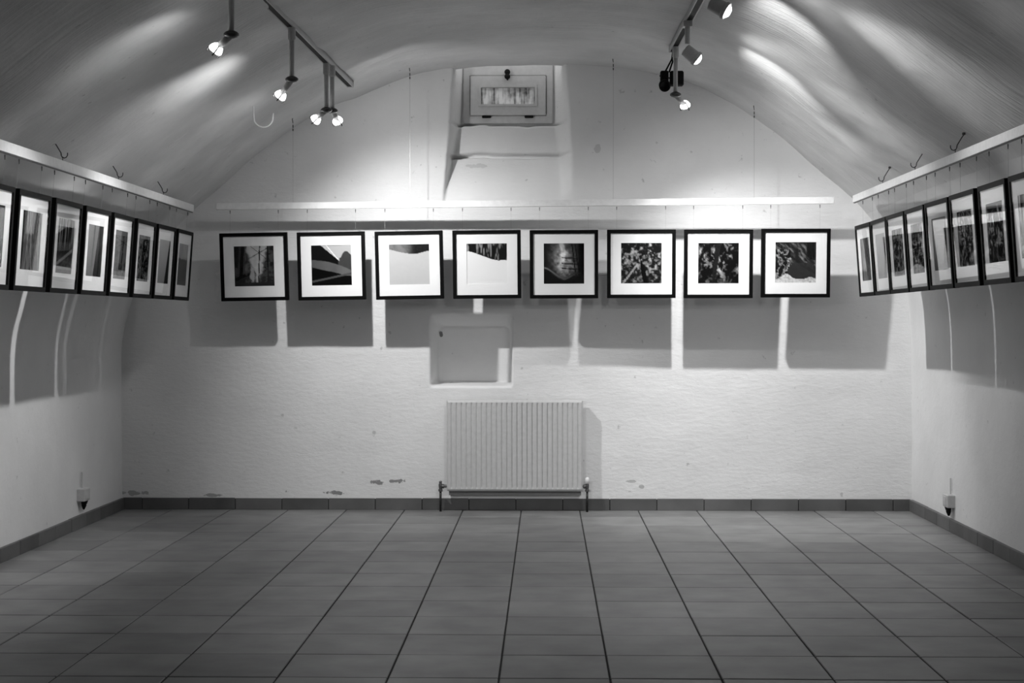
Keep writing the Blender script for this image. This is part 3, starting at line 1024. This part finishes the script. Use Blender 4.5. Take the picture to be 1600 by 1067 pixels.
# the tracks go on towards the viewer; four unseen lamps added there for fill
for y, n in ((4.6, 'added out of view to light the left wall'), (2.6, 'added far out of view to light the floor')):
    J = Vector((XTL(y), y, 2.15)); B = J + Vector((-.05, 0, -.045))
    lit(spot_stem((J.x, y, TZL + .002), J, B, (-2.2, y + .1, 1.0) if y > 4 else (.15, 7.6, .0), None, 'stem spotlight on the left track ' + n), 'F' if y > 4 else 'G')
for y, n in ((5.2, 'added out of view to light the right wall'), (3.4, 'far out of view over the right wall')):
    J = Vector((XTR(y), y, 2.46)); B = J + Vector((.05, 0, -.07))
    lit(spot_can((J.x, y, TZR + .002), J - Vector((0, 0, .02)), B, B + (Vector((1, .1, -.95)) if y > 4 else Vector((-.5, 4.4, -2.3))), 'white can spotlight on the right track ' + n), 'F' if y > 4 else 'G')

# ------------------------------------------------------------------ black floodlight at the end of the right track
E = Vector((eR.x, eR.y - .02, TZR))
yb = 8.60
root = empty('black_floodlight', E); tag(root, 'black adjustable floodlight with box gear hanging at the right track end', 'floodlight')
T = lambda p: Vector(p) - E
bm = bmesh.new()
tube(bm, [T(E) + Vector((0, 0, .004)), T(at(1050, 92, yb)), T(at(1039.5, 112, yb))], .0045, 8)
tube(bm, [T(at(1050, 92, yb)), T(at(1051, 96, yb)), T(at(1045.5, 113, yb))], .0045, 8)
obj('hanging_arm', bm, M_BLACK, root, True)
bm = bmesh.new(); p0, p1 = T(at(1046.5, 134.5, yb)), T(at(1068, 111, yb))
box(bm, p0.x, p1.x, p0.y - .02, p0.y + .03, p0.z, p1.z, .007)
obj('gear_box', bm, M_BLACK, root)
bm = bmesh.new(); p0, p1 = T(at(1031.8, 128, yb)), T(at(1044.5, 111, yb))
box(bm, p0.x, p1.x, p0.y - .02, p0.y + .03, p0.z, p1.z, .005)
lathe(bm, T(at(1030.5, 118.6, yb)), (1, 0, 0), [(0, .003), (.004, .005), (.008, .003)], 8)
obj('lamp_bracket', bm, M_BLACK, root)
bm = bmesh.new()
cc = T(at(1038, 131.5, yb)) + Vector((0, .04, .012))
lathe(bm, cc, (0, -1, -.35), [(0, .012), (.012, .024), (.05, .030), (.085, .031), (.088, .026), (.070, .020)], 22)
obj('lamp_housing', bm, M_BLACK, root, True)
bm = bmesh.new(); tube(bm, [T(at(1043, 121.8, yb)), T(at(1048, 121.8, yb))], .004, 8)
obj('pivot', bm, M_BLACK, root)

# ------------------------------------------------------------------ radiator
YR = 9.452
x0, x1 = (697.5 - 853) * YR / F_PX, (911 - 853) * YR / F_PX
z1, z0 = CAM_H - (625.5 - 507) * YR / F_PX, CAM_H - (768 - 507) * YR / F_PX
root = empty('radiator', ((x0 + x1) / 2, YR, z0)); tag(root, 'white fluted panel radiator on the end wall below the niche', 'radiator')
O = Vector(root.location)
gx = np.linspace(x0, x1, 27 * 10 + 1)
gz = np.unique(np.concatenate([np.linspace(z0, z0 + .035, 8), np.linspace(z0 + .035, z1 - .03, 12), np.linspace(z1 - .03, z1, 7)]))
GX, GZ = np.meshgrid(gx, gz, indexing='ij')
ph = (GX - x0) / (x1 - x0) * 27
gro = np.exp(-((np.abs(ph - np.round(ph))) / .095) ** 2) * (np.round(ph) > 0) * (np.round(ph) < 27)
env = sstep(0, .014, GZ - z0 - .012) * sstep(0, .012, z1 - .012 - GZ)
edge = np.minimum.reduce([GX - x0, x1 - GX, GZ - z0, z1 - GZ])
YY = YR + .0075 * gro * env + .012 * (1 - sstep(0, .010, edge))
o = grid_mesh('front_panel', np.stack([GX - O.x, YY - O.y, GZ - O.z], -1), M_RAD, root)
# close the sheet behind
bm = bmesh.new(); box(bm, x0 - O.x + .001, x1 - O.x - .001, .0115, .022, .001, z1 - O.z - .001, .002); obj('front_panel_back', bm, M_RAD, root)
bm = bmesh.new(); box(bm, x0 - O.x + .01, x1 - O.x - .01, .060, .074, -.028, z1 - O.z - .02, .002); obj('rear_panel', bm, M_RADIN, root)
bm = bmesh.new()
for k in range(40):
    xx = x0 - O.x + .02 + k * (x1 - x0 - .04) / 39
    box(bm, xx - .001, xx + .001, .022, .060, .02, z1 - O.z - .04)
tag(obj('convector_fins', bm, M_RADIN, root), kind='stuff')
for xs_ in (x0 - O.x + .0005, x1 - O.x - .0065):
    bm = bmesh.new(); box(bm, xs_, xs_ + .006, .012, .072, .03, z1 - O.z - .004, .001); obj('side_cover', bm, M_RAD, root)
bm = bmesh.new(); box(bm, x0 - O.x + .004, x1 - O.x - .004, .014, .070, z1 - O.z - .006, z1 - O.z - .001, .001); obj('top_grille', bm, M_RAD, root)
for xs_ in (-.25, .22):
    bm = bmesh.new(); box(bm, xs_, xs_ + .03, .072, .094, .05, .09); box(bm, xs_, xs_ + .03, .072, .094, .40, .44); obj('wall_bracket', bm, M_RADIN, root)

YP = 9.47


def valve(px, s, label, cap):
    X = (px - 853) * YP / F_PX
    Zv = CAM_H - (760 - 507) * YP / F_PX
    b_ = bmesh.new(); tube(b_, [(X - O.x, YP - O.y, -z0 - .003), (X - O.x, YP - O.y, Zv - O.z - .028)], .0068, 12)
    obj('supply_pipe', b_, M_PIPE, root, True)
    b_ = bmesh.new()
    C = Vector((X - O.x, YP - O.y, Zv - O.z))
    lathe(b_, C + Vector((0, 0, -.032)), (0, 0, 1), [(0, .008), (.002, .0125), (.014, .0125), (.016, .009), (.024, .010), (.036, .011), (.046, .010), (.050, .006)], 16)
    xe = (x0 if s > 0 else x1) - O.x
    lathe(b_, C, (s, 0, 0), [(0, .007), (.006, .008), (.008, .0135), (.020, .0135), (.022, .009), (abs(xe - C.x) + .01, .008)], 8)
    v_ = obj('valve', b_, M_BRASS, root, False); v_['label'] = label
    b_ = bmesh.new()
    if cap: lathe(b_, C + Vector((0, 0, .016)), (0, 0, 1), [(0, .009), (.002, .0135), (.030, .0125), (.036, .008), (.038, 0)], 16)
    else: lathe(b_, C + Vector((0, 0, .016)), (0, 0, 1), [(0, .006), (.004, .009), (.012, .009), (.015, .004)], 8)
    obj('valve_cap', b_, M_RAIL if cap else M_BRASS, v_, True)


valve(688, 1, 'left brass valve', False)
valve(917.5, -1, 'right brass valve with white cap', True)

# ------------------------------------------------------------------ sockets low on the side walls
def socket(x, y, z, s, label):
    r_ = empty('wall_socket', (x, y, z)); tag(r_, label, 'wall socket')
    b_ = bmesh.new(); box(b_, -.012 if s > 0 else -.034, .034 if s > 0 else .012, -.052, .052, -.034, .034, .004); obj('socket_box', b_, M_SOCKET, r_)
    b_ = bmesh.new(); box(b_, s * .034 - .003, s * .034 + .003, -.030, .030, -.024, .024, .002); obj('socket_cover', b_, M_SOCKET, r_)
    b_ = bmesh.new(); tube(b_, [(s * .002, .01, .034), (s * .001, .012, .12)], .004, 6); obj('conduit', b_, M_SOCKET, r_)
    b_ = bmesh.new()
    tube(b_, [(s * .016, -.005, -.033), (s * .016, -.005, -.060), (s * .014, -.003, -.080)], [.015, .013, .005], 10)
    tube(b_, [(s * .020, .026, -.033), (s * .018, .026, -.052)], [.010, .006], 10)
    obj('cable_gland', b_, M_BLACK, r_)


socket(-2.520, 8.69, .178, 1, 'white surface socket box low on the left wall')
socket(2.152, 8.60, .165, -1, 'white surface socket box low on the right wall')
